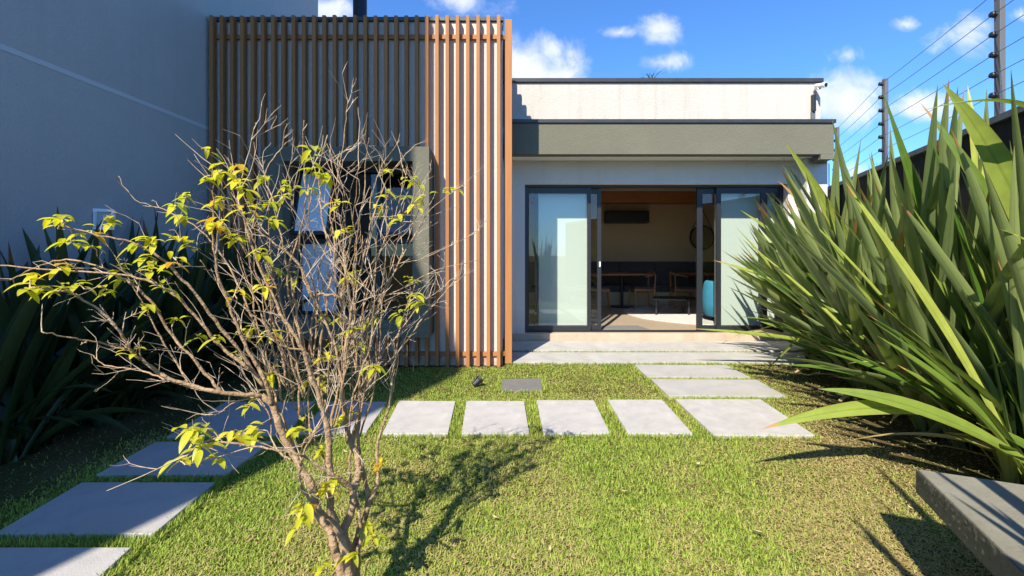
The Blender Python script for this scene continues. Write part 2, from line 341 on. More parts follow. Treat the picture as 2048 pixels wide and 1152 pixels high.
def awning(k, ang, m):
    a, b = OX0+k*cw+.03, OX0+(k+1)*cw-.028; hh = OZ1-.06-(TZ+.035)
    T = Matrix.Translation((0,5.335,OZ1-.058)) @ Matrix.Rotation(-ang,4,'X')
    def put(x0,x1,y0,y1,z0,z1,name,mm,par=win):
        q = MB().box(x0,x1,y0,y1,z0,z1); q.v = [tuple(T @ Vector(p)) for p in q.v]; return q.build(name, mm, par)
    q = MB(); q.box(a,a+.03,-.03,0,-hh,0); q.box(b-.03,b,-.03,0,-hh,0); q.box(a+.03,b-.03,-.03,0,-.03,-.001); q.box(a+.03,b-.03,-.03,0,-hh+.001,-hh+.035)
    q.v = [tuple(T @ Vector(p)) for p in q.v]; q.build('awning_sash', M['black'], win)
    put(a+.03,b-.03,-.02,-.012,-hh+.035,-.03,'window_pane',m)
awning(0, R(17), M['frost']); awning(2, R(14), M['dglass'])
# room behind that window
ir = MB(); ir.box(X0+.201,X1-.201,8.5,8.6,.1,3.79); ir.box(X0+.201,X1-.201,5.51,8.5,2.7,2.8); ir.box(X0+.201,X1-.201,5.51,8.5,.05,.12); ir.build('interior_wall', M['inwall'], hs)

# glazed main block
DX0, DX1, DZ0, DZ1 = .37, 4.284, .136, 2.358; YF = 6.69
mw = MB(); mw.box(.034,DX0,YF,6.95,.0,DZ1); mw.box(DX1,4.43,YF,6.95,.0,DZ1); mw.box(.034,4.76,YF,6.95,DZ1,2.70); mw.box(4.43,4.73,6.5,6.95,0,2.69); mw.box(.034,.18,6.53,YF-.001,0,2.69)
mw.box(4.73,4.9,6.952,8.0,0,3.80); mw.box(4.73,5.64,8.0,8.15,0,3.80); mw.box(5.5,5.64,8.151,11.2,0,3.80); mw.box(.034,5.64,11.2,11.4,0,3.80)
mw.build('main_block_wall', M['white'], hs)
up = MB(); up.box(.034,4.76,YF-.003,6.94,2.701,3.86); up.box(.2,4.725,6.941,8.1,3.6,3.7); up.box(.2,5.49,8.152,11.19,3.6,3.7); up.build('parapet_wall', M['creamtop'], hs)
MB().box(.034,4.79,YF-.035,6.97,3.862,3.92).build('parapet_cap', M['cap'], hs, .004)
cy = 6.2
cn = MB(); cn.box(.145,4.60,cy,cy+.17,2.69,3.115); cn.prism([(4.42,cy+.171),(4.60,cy+.171),(4.72,6.498),(4.54,6.498)],2.62,3.11); cn.box(4.42,4.60,cy+.001,cy+.17,2.62,2.689)
can = cn.build('canopy_fascia', M['olive'], hs)
MB().box(.145,4.47,cy+.1705,YF-.002,2.702,2.76).build('soffit', M['soffit'], can)
MB().box(.145,4.75,cy+.171,YF-.004,3.02,3.10).build('canopy_roof', M['cap'], can)
MB().box(.143,4.62,cy-.022,cy+.20,3.117,3.168).build('canopy_cap', M['cap'], can, .004)
st = MB(); st.box(.185,4.425,YF-.02,7.0,0,DZ0-.004); st.build('door_step', M['step'], hs, .008)
# sliding doors
dr = MB(); Y0, Y1 = 6.80, 6.92
k = 6.8/900
def PX(p): return (p-VX)*k
dr.box(DX0+.002,PX(1056),Y0,Y1,DZ0,DZ1-.002); dr.box(PX(1560),DX1-.002,Y0,Y1,DZ0,DZ1-.002); dr.box(PX(1056),PX(1560),Y0,Y1,DZ1-.035,DZ1-.003); dr.box(PX(1056),PX(1560),Y0,Y1,DZ0-.002,DZ0+.012)
door = dr.build('sliding_door', M['black'], hs, .002)
def leaf(p0,p1,p2,p3,y0,handle=False):
    """one sliding leaf: stiles p0-p1 and p2-p3 (photo columns), rails top and bottom, one pane"""
    z0, z1 = DZ0+.014, DZ1-.037
    q = MB(); q.box(PX(p0),PX(p1),y0,y0+.04,z0,z1); q.box(PX(p2),PX(p3),y0,y0+.04,z0,z1); q.box(PX(p1),PX(p2),y0+.002,y0+.038,z1-.085,z1-.001); q.box(PX(p1),PX(p2),y0+.002,y0+.038,z0+.001,z0+.075)
    q.build('door_frame', M['black'], door, .002)
    MB().box(PX(p1)-.005,PX(p2)+.005,y0+.015,y0+.023,z0+.075,z1-.085).build('door_pane', M['glass'], door)
    if handle: MB().box(PX(p3)-.035,PX(p3)-.015,y0-.02,y0-.001,1.12,1.2).build('door_handle', M['plastic'], door)
leaf(1056.3,1058,1175,1182,6.81); leaf(1070,1077,1197,1204.5,6.865,True)
leaf(1398,1409,1532,1540,6.865); leaf(1434,1443,1523,1533.5,6.81); leaf(1533.7,1535,1557,1559.8,6.825)
MB().box(PX(1080),PX(1177)+.04,7.02,7.045,.15,2.6).build('screen_panel', M['blind'], door)
MB().box(PX(1437)+.06,PX(1562)+.12,7.02,7.045,.15,2.6).build('screen_panel', M['blind'], door)
# living room
MB().box(.2,4.72,6.93,8.15,.0,DZ0+.004).box(.2,5.49,8.151,11.19,.0,DZ0+.004).build('room_floor', M['floor'], hs)
MB().box(.2,4.72,6.951,8.15,2.8,2.9).box(.2,5.49,8.151,11.19,2.8,2.9).build('room_ceiling', M['ceiling'], hs)
iw = MB(); iw.box(.2,5.48,10.95,11.19,.14,2.79); iw.box(.184,.3,7.0,10.95,.14,2.79); iw.box(4.64,4.725,7.06,8.1,.14,2.79); iw.box(4.64,5.48,8.151,8.2,.14,2.79); iw.box(5.40,5.485,8.2,10.95,.14,2.79); iw.build('interior_wall', M['inwall'], hs)
MB().box(.301,5.399,10.55,10.949,2.53,2.795).build('wood_bulkhead', M['wood'], hs)
MB().box(3.33,3.43,10.935,10.949,.23,.30).build('wall_socket', M['plastic'], hs)

# security camera and its conduit on the parapet, small camera by the side wall
sc_ = thing('security_camera', (4.66,6.66,3.74), 'white bullet security camera on the parapet corner above the canopy', 'camera')
q = MB(); q.lathe([(.03,0),(.036,.01),(.036,.15),(.045,.16),(.045,.20)], (0,0,0), 16, 'y'); o = q.build('camera_body', M['plastic'], sc_, loc=(0,0,0)); o.location = (-.01,-.03,.05); o.rotation_euler = (R(-14),0,R(192)); o.scale = (.85,.85,.85)
q = MB(); q.lathe([(.031,.2005),(.031,.206)], (0,0,0), 16, 'y'); o = q.build('camera_lens', M['black'], sc_, loc=(0,0,0)); o.location = (-.01,-.03,.05); o.rotation_euler = (R(-14),0,R(192)); o.scale = (.85,.85,.85)
q = MB(); q.lathe([(.035,-.001),(.035,.02),(.016,.03),(.016,.09)], (4.66,6.57,3.75), 14, 'y'); q.build('camera_mount', M['plastic'], sc_, smooth=True)
jb = thing('junction_box', (4.635,6.64,3.2), 'dark junction box with grey conduit below the security camera on the parapet', 'junction box')
MB().box(4.615,4.66,6.63,6.684,3.42,3.67).build('box_cover', M['black'], jb, .004); MB().box(4.61,4.667,6.655,6.684,3.17,3.42).build('conduit', M['post'], jb, .004)
c2 = thing('small_camera', (4.76,6.6,2.3), 'tiny dark dome camera on a thin cable at the right end of the house', 'camera')
MB().tube([(4.745,6.49,2.62),(4.745,6.49,1.6)], .007, 6).build('cable', M['black'], c2)
MB().tube([(4.745,6.49,2.33),(4.80,6.48,2.29),(4.83,6.48,2.32)], .006, 6).build('bracket', M['plastic'], c2); MB().lathe([(.004,2.31),(.028,2.325),(.03,2.35),(.012,2.375)], (4.83,6.48,0), 12).build('camera_body', M['black'], c2, smooth=True)

# wall lamp on the neighbouring wall
lx, ly = WL(3.95), 3.95
wl = thing('wall_lamp', (lx,ly,1.6), 'square white two sided wall lamp on the blue grey wall', 'lamp')
q = MB(); 
for z0, z1 in ((1.52,1.545),(1.675,1.70)): q.prism([(lx,ly-.1),(lx+.10,ly),(lx,ly+.1)], z0, z1)
q.box(lx+.082,lx+.102,ly-.012,ly+.012,1.545,1.675); q.box(lx+.001,lx+.018,ly-.098,ly-.08,1.545,1.675); q.box(lx+.001,lx+.018,ly+.08,ly+.098,1.545,1.675)
q.build('lamp_body', M['plastic'], wl); MB().prism([(lx+.001,ly-.085),(lx+.085,ly),(lx+.001,ly+.085)], 1.546, 1.674).build('lamp_glass', M['lampglass'], wl)

# ---------------------------------------------------------------- furniture indoors (floor at .14)
FZ = .141
def table(x, y, label):
    t = thing('dining_table', (x,y,FZ), label, 'table', 'dining tables by the banquette')
    MB().box(x-.55,x+.55,y-.38,y+.38,FZ+.72,FZ+.75).build('tabletop', M['wood'], t, .006)
    MB().tube([(x,y,FZ+.03),(x,y,FZ+.72)], .035, 12).build('pedestal', M['black'], t); MB().lathe([(.26,FZ),(.26,FZ+.02),(.05,FZ+.035)], (x,y,0), 24).build('table_base', M['black'], t)
table(2.72,10.05,'wooden dining table with black pedestal behind the left side of the open doorway'); table(4.68,10.1,'wooden dining table in the room corner below the round mirror')
bq = thing('banquette', (2.6,10.6,FZ), 'long charcoal upholstered banquette along the back wall of the room', 'bench')
MB().box(.35,5.39,10.42,10.94,FZ,FZ+.30).build('banquette_base', M['inwall'], bq)
for i in range(6):
    a = .36+i*.838
    MB().box(a,a+.828,10.38,10.78,FZ+.302,FZ+.46).build('seat_cushion', M['darkfab'], bq, .02); MB().box(a,a+.828,10.785,10.93,FZ+.43,FZ+1.0).build('back_cushion', M['darkfab'], bq, .02)
def chair():
    t = thing('dining_chair', (0,0,0), 'chair', 'chair', 'wooden dining chairs at the tables')
    for sx, sy in ((-1,-1),(-1,1),(1,-1),(1,1)):
        top = .74 if sx > 0 else .44
        MB().tube([(sx*.23,sy*.23,0),(sx*.21,sy*.215,.25),(sx*.20,sy*.21,.44),(sx*.215,sy*.23,top)] if sx>0 else [(sx*.23,sy*.22,0),(sx*.205,sy*.20,.44)], [.011,.017,.018,.014] if sx>0 else [.011,.018], 8).build('leg', M['wood'], t)
    q = MB(); q.box(-.21,.21,-.225,-.2,.39,.43); q.box(-.21,.21,.2,.225,.39,.43); q.box(-.215,-.19,-.2,.2,.39,.43); q.box(.19,.215,-.2,.2,.39,.43); q.build('seat_frame', M['wood'], t)
    MB().box(-.22,.2,-.21,.21,.431,.475).build('seat', M['darkfab'], t, .012)
    MB().tube([(-.02,-.29,.70),(.1,-.275,.73),(.20,-.2,.75),(.25,0,.77),(.20,.2,.75),(.1,.275,.73),(-.02,.29,.70)], [.012,.02,.026,.034,.026,.02,.012], 8).build('backrest', M['wood'], t)
    return t
c0 = chair()
for i, (x,y,rz,lab) in enumerate([(3.08,9.75,0,'wooden elbow chair right of the table pedestal, facing left, in the open doorway'),
        (2.12,9.7,R(170),'wooden elbow chair partly behind the left door stile'),(3.95,9.72,R(172),'wooden elbow chair facing right at the corner table beyond the black coffee table')]):
    o = c0 if i == 0 else copy_tree(c0)
    o.location = (x,y,FZ); o.rotation_euler = (0,0,rz); o['label'] = lab
ac = thing('air_conditioner', (3.0,10.85,2.06), 'black wall mounted split air conditioner high on the back wall', 'air conditioner')
MB().box(2.52,3.56,10.70,10.948,2.06,2.36).build('unit_body', M['black'], ac, .03); MB().box(2.56,3.52,10.685,10.70,2.075,2.10).build('louvre', M['darkfab'], ac)
mr = thing('round_mirror', (4.4,10.93,1.72), 'round black framed mirror hanging by a strap on the back wall', 'mirror')
mx_, mz = 4.86-.0, 1.72
mx_ = 4.90
MB().lathe([(.30,10.90),(.30,10.93)], (mx_,0,mz), 40, 'y').build('mirror_frame', M['black'], mr); 
MB().lathe([(.27,10.895),(.27,10.8995)], (mx_,0,mz), 40, 'y').build('mirror_glass', mat('mirror_silver',(.45,.45,.45),.03,metal=1.0), mr)
q = MB(); q.tube([(mx_-.29,10.915,mz+.1),(mx_,10.925,mz+.72),(mx_+.29,10.915,mz+.1)], .012, 6); q.build('strap', M['black'], mr)
rg = MB(); rg.lathe([(1.47,FZ),(1.47,FZ+.012)], (3.95,8.82,0), 64); q = rg.build('round_rug', M['rug']); tag(q, 'round pale grey textured rug on the living room floor', 'rug')
q = MB().prism([(1.62,6.98),(2.32,6.98),(2.24,7.34),(1.64,7.34)], FZ+.001, FZ+.01).build('doormat', M['mat']); tag(q, 'grey doormat just inside the open sliding door', 'doormat')
ct = thing('coffee_table', (3.35,8.7,FZ), 'low black coffee table standing on the round rug', 'coffee table')
MB().prism([(2.92,8.62),(3.5,8.45),(3.95,8.75),(3.75,9.15),(3.1,9.1)], FZ+.30, FZ+.325).build('tabletop', M['black'], ct)
for p in ((3.0,8.64),(3.62,8.62),(3.7,9.08),(3.16,9.04)): MB().tube([(p[0],p[1],FZ+.013),(p[0],p[1],FZ+.30)], [.018,.03], 8).build('leg', M['black'], ct)
ar = thing('armchair', (3.72,7.85,FZ), 'teal blue upholstered tub armchair just inside the right hand door', 'armchair')
q = MB(); n = 20; vs = []; fs = []
prof = [(.36,.09),(.40,.14),(.42,.40),(.40,.58),(.385,.66),(.36,.70),(.325,.71),(.29,.66),(.28,.42),(.27,.40)]
for (r,z) in prof:
    for j in range(n+1):
        t = R(-215)+R(250)*j/n; vs.append((4.0+r*math.cos(t)*1.0, 7.9+r*math.sin(t), FZ+z))
for i in range(len(prof)-1):
    for j in range(n): fs.append((i*(n+1)+j, i*(n+1)+j+1, (i+1)*(n+1)+j+1, (i+1)*(n+1)+j))
for j in (0, n): fs.append(tuple(i*(n+1)+j for i in range(len(prof))))
q.add(vs, fs); q.build('shell', M['blue'], ar, smooth=True); MB().lathe([(.26,FZ+.25),(.30,FZ+.28),(.30,FZ+.40),(.26,FZ+.44)], (4.0,7.9,0), 28).build('seat_cushion', M['blue'], ar, smooth=True)
for a in (45,135,225,315): MB().tube([(4.0+.25*math.cos(R(a)),7.9+.25*math.sin(R(a)),FZ+.012),(4.0+.25*math.cos(R(a)),7.9+.25*math.sin(R(a)),FZ+.26)],.015,8).build('leg', M['black'], ar)

# ---------------------------------------------------------------- boundary wall and electric fence on the right
bw = thing('boundary_wall', (WR(4),4,0), 'dark rendered boundary wall behind the flax plants on the right', 'wall')
MB().prism([(WR(-1),-1),(WR(7.6),7.6),(WR(7.6)+.2,7.6),(WR(-1)+.2,-1)], 0, 2.30).build('wall_body', M['wall_dark'], bw)
MB().prism([(WR(-1)-.03,-1),(WR(7.6)-.03,7.6),(WR(7.6)+.23,7.6),(WR(-1)+.23,-1)], 2.302, 2.35).build('coping', M['coping'], bw)
ZI = [2.53+.156*i for i in range(6)]
def fpost(x, y, label, first=False):
    t = thing('fence_post', (x,y,2.35), label, 'fence post', 'electric fence posts on the boundary wall')
    MB().box(x-.022,x+.022,y-.022,y+.022,2.351,3.37).build('post', M['post'], t, .003)
    for z in ZI: MB().lathe([(.010,-.022),(.011,-.030),(.024,-.036),(.024,-.046),(.012,-.050),(.022,-.058),(.022,-.067),(.008,-.072)], (x,y,z), 12, 'x').build('insulator', M['black'], t, smooth=True)
    return t
PP = []
for (Y, lab) in ((5.29,'slim grey electric fence post standing clear above the flax tips'),(3.47,'taller looking electric fence post at the right edge, cut by the top of the picture'),(7.3,'short stretch of fence post showing just past the house corner'),(1.4,'electric fence post out of frame beside the bench')):
    x = WR(Y)+.06+(.2 if Y > 7 else 0)
    if Y > 3: fpost(x, Y, lab)
    PP.append((Y,x))
PP.sort()
for z in ZI:
    mb = MB(); pts = []
    for i in range(len(PP)-1):
        for j in range(7):
            t = j/6; y = PP[i][0]*(1-t)+PP[i+1][0]*t; x = PP[i][1]*(1-t)+PP[i+1][1]*t-.052; pts.append((x,y,z-.012*4*t*(1-t)))
    mb.tube(pts, .0028, 5); o = mb.build('fence_wire', M['wire'])
    tag(o, 'thin steel electric fence wire, number %s from the top of six' % ['six','five','four','three','two','one'][ZI.index(z)], 'wire', 'electric fence wires')
# ---------------------------------------------------------------- pavers
PAV = []
def paver(corners, m, label, h=.03, name='paver', group='concrete pavers in the lawn', world=None):
    pts = [gnd(*c, h) for c in corners] if world is None else [Vector((*p,h)) for p in world]
    c = sum(pts, Vector())/4; c.z = 0
    o = MB().prism([(p.x,p.y) for p in pts], -.03, h).build(name, m, loc=c, bevel=.004)
    tag(o, label, 'paver', group); PAV.append([(p.x,p.y) for p in pts]); return o
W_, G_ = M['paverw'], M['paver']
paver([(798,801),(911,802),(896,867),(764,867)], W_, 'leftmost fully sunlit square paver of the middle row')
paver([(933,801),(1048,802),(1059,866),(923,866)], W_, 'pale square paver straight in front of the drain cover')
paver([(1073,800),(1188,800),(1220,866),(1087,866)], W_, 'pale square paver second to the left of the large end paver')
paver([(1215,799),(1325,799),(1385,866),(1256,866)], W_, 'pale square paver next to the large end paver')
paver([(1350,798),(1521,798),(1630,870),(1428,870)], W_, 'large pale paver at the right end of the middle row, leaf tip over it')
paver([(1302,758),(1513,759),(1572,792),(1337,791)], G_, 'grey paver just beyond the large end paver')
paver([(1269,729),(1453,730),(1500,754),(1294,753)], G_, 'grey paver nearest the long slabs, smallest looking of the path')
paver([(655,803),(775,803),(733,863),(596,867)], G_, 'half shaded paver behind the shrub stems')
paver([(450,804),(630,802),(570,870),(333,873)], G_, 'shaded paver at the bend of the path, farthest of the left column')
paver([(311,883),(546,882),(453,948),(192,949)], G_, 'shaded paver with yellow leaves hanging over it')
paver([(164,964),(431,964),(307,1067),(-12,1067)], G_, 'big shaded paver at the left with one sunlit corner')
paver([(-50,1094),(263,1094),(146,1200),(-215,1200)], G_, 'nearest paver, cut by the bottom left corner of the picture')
ya, yb = gnd(1000,700.5,.03).y, gnd(1000,704.5,.03).y
yc = gnd(1000,724,.03).y
paver(None, M['slab'], 'long grey slab against the door step', name='stone_slab', group='long stone slabs before the door', world=[(.06,ya),(4.25,ya),(4.42,YF-.03),(.06,YF-.03)])
paver(None, M['slab'], 'long grey slab one strip of grass away from the door step', name='stone_slab', group='long stone slabs before the door', world=[(.10,yc),(gnd(1617,725,.03).x,yc),(gnd(1606,704,.03).x,yb),(.10,yb)])
MH = [gnd(*c,.012) for c in ((1003,758),(1082,757),(1085,782),(1002,782))]
o = MB().prism([(p.x,p.y) for p in MH], -.03, .014).build('drain_cover', M['cover'], bevel=.004); tag(o, 'dark grey square drain cover set in the lawn', 'drain cover'); PAV.append([(p.x,p.y) for p in MH])
# garden spotlight
sp = gnd(954,775)
gs = thing('garden_spotlight', sp, 'small black spike spotlight lying tilted in the lawn', 'spotlight')
o = MB().lathe([(.014,-.05),(.026,-.045),(.032,.02),(.038,.03),(.038,.05),(.030,.05)], (0,0,0), 16, 'y').build('lamp_head', M['black'], gs, smooth=False, loc=(0,0,0)); o.location = (0,0,.055); o.rotation_euler = (R(35),0,R(-60))
MB().tube([sp+Vector((0,0,-.02)),sp+Vector((0,0,.05))], .008, 6).build('spike', M['black'], gs)
# bench
bn = thing('garden_bench', (1.9,1.5,0), 'dark concrete slab bench striped with leaf shadows at the lower right', 'bench')
A = Vector((1.72,1.855)); u = Vector((-.398,-.917)); w = Vector((.955,-.30)).normalized(); w = Vector((.917,-.398))
B = A+u*1.9; Cc = B+w*.48; D = A+w*.48
q = MB(); n = 26
for side in range(1):
    pass
tp = MB().prism([tuple(A),tuple(B),tuple(Cc),tuple(D)], .32, .42).build('bench_top', M['bench'], bn, .008)
# broken-faced long edge: a rough strip standing a little proud of the slab
vs = []; fs = []; nu, nz = 150, 9
for i in range(nu+1):
    for j in range(nz+1):
        p = A+u*(1.9*i/nu); d = .004 + (.0016*random.random() if 0 < j < nz else 0)
        pp = p-w*d; vs.append((pp.x,pp.y,.322+.094*j/nz))
for i in range(nu):
    for j in range(nz): fs.append((i*(nz+1)+j,(i+1)*(nz+1)+j,(i+1)*(nz+1)+j+1,i*(nz+1)+j+1))
MB().add(vs, fs).build('rough_edge', M['benchrough'], tp)
for t in (.42,1.5):
    a = A+u*t+w*.06; b = a+u*.16; MB().prism([tuple(a),tuple(b),tuple(b+w*.36),tuple(a+w*.36)], 0, .319).build('bench_support', M['bench'], bn, .006)

# ---------------------------------------------------------------- flax plants
class Flax:
    def __init__(s): s.v=[]; s.f=[]; s.tone=[]; s.edge=[]
    def blade(s, pts, width, up, tone, fold=.35, base_w=.45, tip=.75, n=18, curl=0.0):
        """pts: control points of the midrib (quadratic/cubic bezier), V shaped section, orange margins"""
        pts = [Vector(p) for p in pts]; m = len(pts)-1; c = []
        for i in range(n+1):
            t = i/n; q = [p.copy() for p in pts]
            for r_ in range(m):
                for j in range(m-r_): q[j] = q[j].lerp(q[j+1], t)
            c.append(q[0])
        b0 = len(s.v); tipt = .985-.13*(((len(s.v)*37)%100)/100)**3; n = n
        for i in range(n+1):
            t = i/n; d = (c[min(i+1,n)]-c[max(i-1,0)]).normalized()
            side = d.cross(up)
            side = side.normalized() if side.length > 1e-4 else d.orthogonal().normalized()
            if curl: side = (Matrix.Rotation(curl*t, 3, d) @ side)
            nr = side.cross(d).normalized()
            wv = width*(base_w+(1-base_w)*min(1,t/.45))
            if t > .5: wv *= max(0.0, 1-((t-.5)/.5)**1.9)
            wv = max(wv, .0012)
            ft = fold*(1.6-1.1*t)
            ed = 1.0 if t < .9 else 1.0
            e_mid = 0.0 if t < tipt else .95
            for (sx, hgt, e) in ((-1,ft,1.0),(-.93,ft*.93,.3 if t < tipt else 1),(0,0,e_mid),(.93,ft*.93,.3 if t < tipt else 1),(1,ft,1.0)):
                s.v.append(tuple(c[i]+side*(sx*wv*.5)+nr*(hgt*wv*.5*abs(sx)))); s.tone.append(tone); s.edge.append(e)
        for i in range(n):
            for j in range(4):
                a = b0+i*5+j; s.f.append((a,a+1,a+6,a+5))
    def build(s, name, m, label, loc, group):
        me = bpy.data.meshes.new(name); me.from_pydata(s.v,[],s.f); me.transform(Matrix.Translation(-Vector(loc)))
        a = me.attributes.new('tone','FLOAT','POINT'); a.data.foreach_set('value', s.tone); a = me.attributes.new('edge','FLOAT','POINT'); a.data.foreach_set('value', s.edge)
        me.polygons.foreach_set('use_smooth',[True]*len(me.polygons)); me.materials.append(m); me.update()
        o = bpy.data.objects.new(name, me); C.objects.link(o); o.location = loc
        return tag(o, label, 'flax plant', group)
def fan(fx, base, n, az0, azs, lean, length, width, rnd, tone=(0,.88), droop=.12, clip=False):
    for i in range(n):
        az = R(az0+rnd.uniform(-azs,azs)); le = R(rnd.uniform(*lean)); Ln = rnd.uniform(*length)*(1.0 if math.degrees(le)<55 else .9)
        b = base+Vector((rnd.uniform(-.16,.16),rnd.uniform(-.2,.2),0))
        h = Vector((math.cos(az),math.sin(az),0)); d = h*math.sin(le)+Vector((0,0,math.cos(le)))
        perp = Vector((-h.y,h.x,0))*rnd.uniform(-.12,.12)
        dr = droop*rnd.uniform(.3,1.6)*math.sin(le+.2)
        tip = b+d*Ln+perp*Ln+Vector((0,0,-dr*Ln))+h*(dr*.4*Ln)
        if clip:
            tx = VX+tip.x/tip.y*F; ty = HY+(H-tip.z)/tip.y*F
            if tx < 1425 or (tx < 1575 and ty < 525-(tx-1425)*1.6) or (tx < 1640 and ty > 540+(tx-1425)*.75): continue
            if rnd.random() < .88 and ((1575 <= tx < 1690 and ty < 335) or (1690 <= tx < 1790 and ty < 300) or (1790 <= tx < 1870 and ty < 245)): continue
        m1 = b+(h*math.sin(le*.7)+Vector((0,0,math.cos(le*.7))))*Ln*.38; m2 = b+d*Ln*.72+perp*Ln*.5
        up = (Vector((0,0,1))*math.sin(le)-h*math.cos(le))+Vector((rnd.uniform(-.7,.7),rnd.uniform(-.7,.7),rnd.uniform(-.3,.3)))
        fx.blade([b,m1,m2,tip], rnd.uniform(*width), up.normalized(), rnd.uniform(*tone), fold=rnd.uniform(.2,.55), curl=rnd.uniform(-.5,.5))
RF = random.Random(5)
clumps = [((3.0,2.4),'closest flax plant, rising behind the bench at the right edge'),((3.22,3.2),'tall flax plant with broad leaves in front of the near fence post'),
          ((3.5,4.1),'flax plant in the middle of the right hand row'),((3.85,5.0),'flax plant leaning over the grey pavers'),((4.2,5.75),'farthest flax plant of the right row, beside the sliding doors')]
FXR = []
for i, ((x,y),lab) in enumerate(clumps):
    fx = Flax(); base = Vector((x,y,0))
    hgt = (2.1,2.3,2.38,2.45,2.0)[i]; le = ((0,30),(4,42),(8,50),(12,55),(14,59))[i]; wd = ((.05,.08),(.062,.098),(.07,.112),(.075,.118),(.075,.118))[i]
    fan(fx, base, (44,52,62,76,80)[i], 192, 55, le, (hgt*.8,hgt*1.12), wd, RF, droop=.05, clip=True)
    fan(fx, base, 16, 190, 90, (0,le[1]*.8), (hgt*.6,hgt*.95), wd, RF, droop=.05, clip=True)
    fan(fx, base, 60, 185, 120, (5,60), (.5,1.4), (.06,.10), RF, tone=(0,.4))  # basal leaves toned dark, the clump's inner shade put into their colour
    fan(fx, base, 7, 185, 120, (30,85), (.5,1.2), (.03,.06), RF, tone=(.97,1), droop=.5)
    FXR.append(fx)
# single leaves that stand out in the photograph: (plant, [photo x, y, distance] x4, width, tone)
up_ = Vector((0,-.6,.8))
def hero(i, pp, w, tone, up=up_, **k): FXR[i].blade([at(*p) for p in pp], w, up, tone, **k)
hero(3, [(1790,700,4.6),(1730,560,4.4),(1650,390,4.3),(1570,285,4.2)], 0.108, .75, Vector((-.5,-.8,.2)))
hero(0, [(2130,760,2.5),(2110,520,2.4),(2000,300,2.4),(1884,166,2.4)], 0.137, .55, Vector((-.5,-.8,.2)))
hero(0, [(2180,330,2.2),(2080,180,2.2),(1970,190,2.2),(1838,223,2.2)], 0.072, .5, Vector((0,-.25,1)))
hero(1, [(1960,800,3.0),(1900,560,3.0),(1840,420,2.9),(1765,180,2.9)], 0.072, .15, Vector((-.3,-.9,.1)))
hero(2, [(1930,850,2.7),(1830,800,2.54),(1690,806,2.48),(1524,858,2.47)], 0.085, .62, Vector((0,-.75,.65)), base_w=.3)
hero(3, [(1720,700,5.2),(1600,680,5.0),(1500,665,5.0),(1380,657,5.0)], 0.072, .6, Vector((0,-.5,.9)))
hero(4, [(1640,640,4.9),(1600,670,4.85),(1560,710,4.85),(1530,745,4.85)], 0.036, .5, Vector((.6,-.8,.2)))
hero(1, [(2040,840,2.8),(1990,560,2.7),(1960,360,2.7),(1935,170,2.8)], 0.086, .9, Vector((-.4,-.9,.1)))
hero(1, [(2080,800,2.6),(2060,540,2.6),(2000,400,2.6),(1840,205,2.8)], 0.086, .25, Vector((-.4,-.9,.1)))
hero(4, [(1740,680,5.4),(1640,600,5.3),(1540,550,5.3),(1425,520,5.3)], 0.086, .8, Vector((-.2,-.7,.6)))
hero(4, [(1760,650,5.3),(1660,560,5.3),(1560,470,5.3),(1480,420,5.3)], 0.086, .7, Vector((-.2,-.7,.6)))
hero(3, [(1760,650,4.8),(1680,500,4.8),(1640,440,4.8),(1555,360,4.8)], 0.094, .85, Vector((-.3,-.7,.5)))
hero(0, [(2140,640,2.2),(2120,520,2.2),(2080,490,2.2),(2000,458,2.2)], 0.065, .9, Vector((0,-.5,.8)))
for i, fx in enumerate(FXR):
    (x,y),lab = clumps[i]; fx.build('flax_plant', M['flax'], lab, (x,y,0), 'flax plants along the dark boundary wall')
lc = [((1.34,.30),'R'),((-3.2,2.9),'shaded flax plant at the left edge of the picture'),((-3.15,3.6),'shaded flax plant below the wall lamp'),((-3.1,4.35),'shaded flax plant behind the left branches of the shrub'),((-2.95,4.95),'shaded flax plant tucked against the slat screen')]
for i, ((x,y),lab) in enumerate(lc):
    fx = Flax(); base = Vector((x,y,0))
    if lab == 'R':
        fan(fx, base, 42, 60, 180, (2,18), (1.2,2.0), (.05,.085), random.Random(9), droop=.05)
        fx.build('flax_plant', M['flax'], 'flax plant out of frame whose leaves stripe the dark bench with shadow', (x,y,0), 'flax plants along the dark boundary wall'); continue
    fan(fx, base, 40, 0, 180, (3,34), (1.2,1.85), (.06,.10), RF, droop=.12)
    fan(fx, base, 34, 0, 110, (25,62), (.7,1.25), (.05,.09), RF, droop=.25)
    fx.build('flax_plant', M['flaxshade'], lab, (x,y,0), 'flax plants along the blue grey wall')

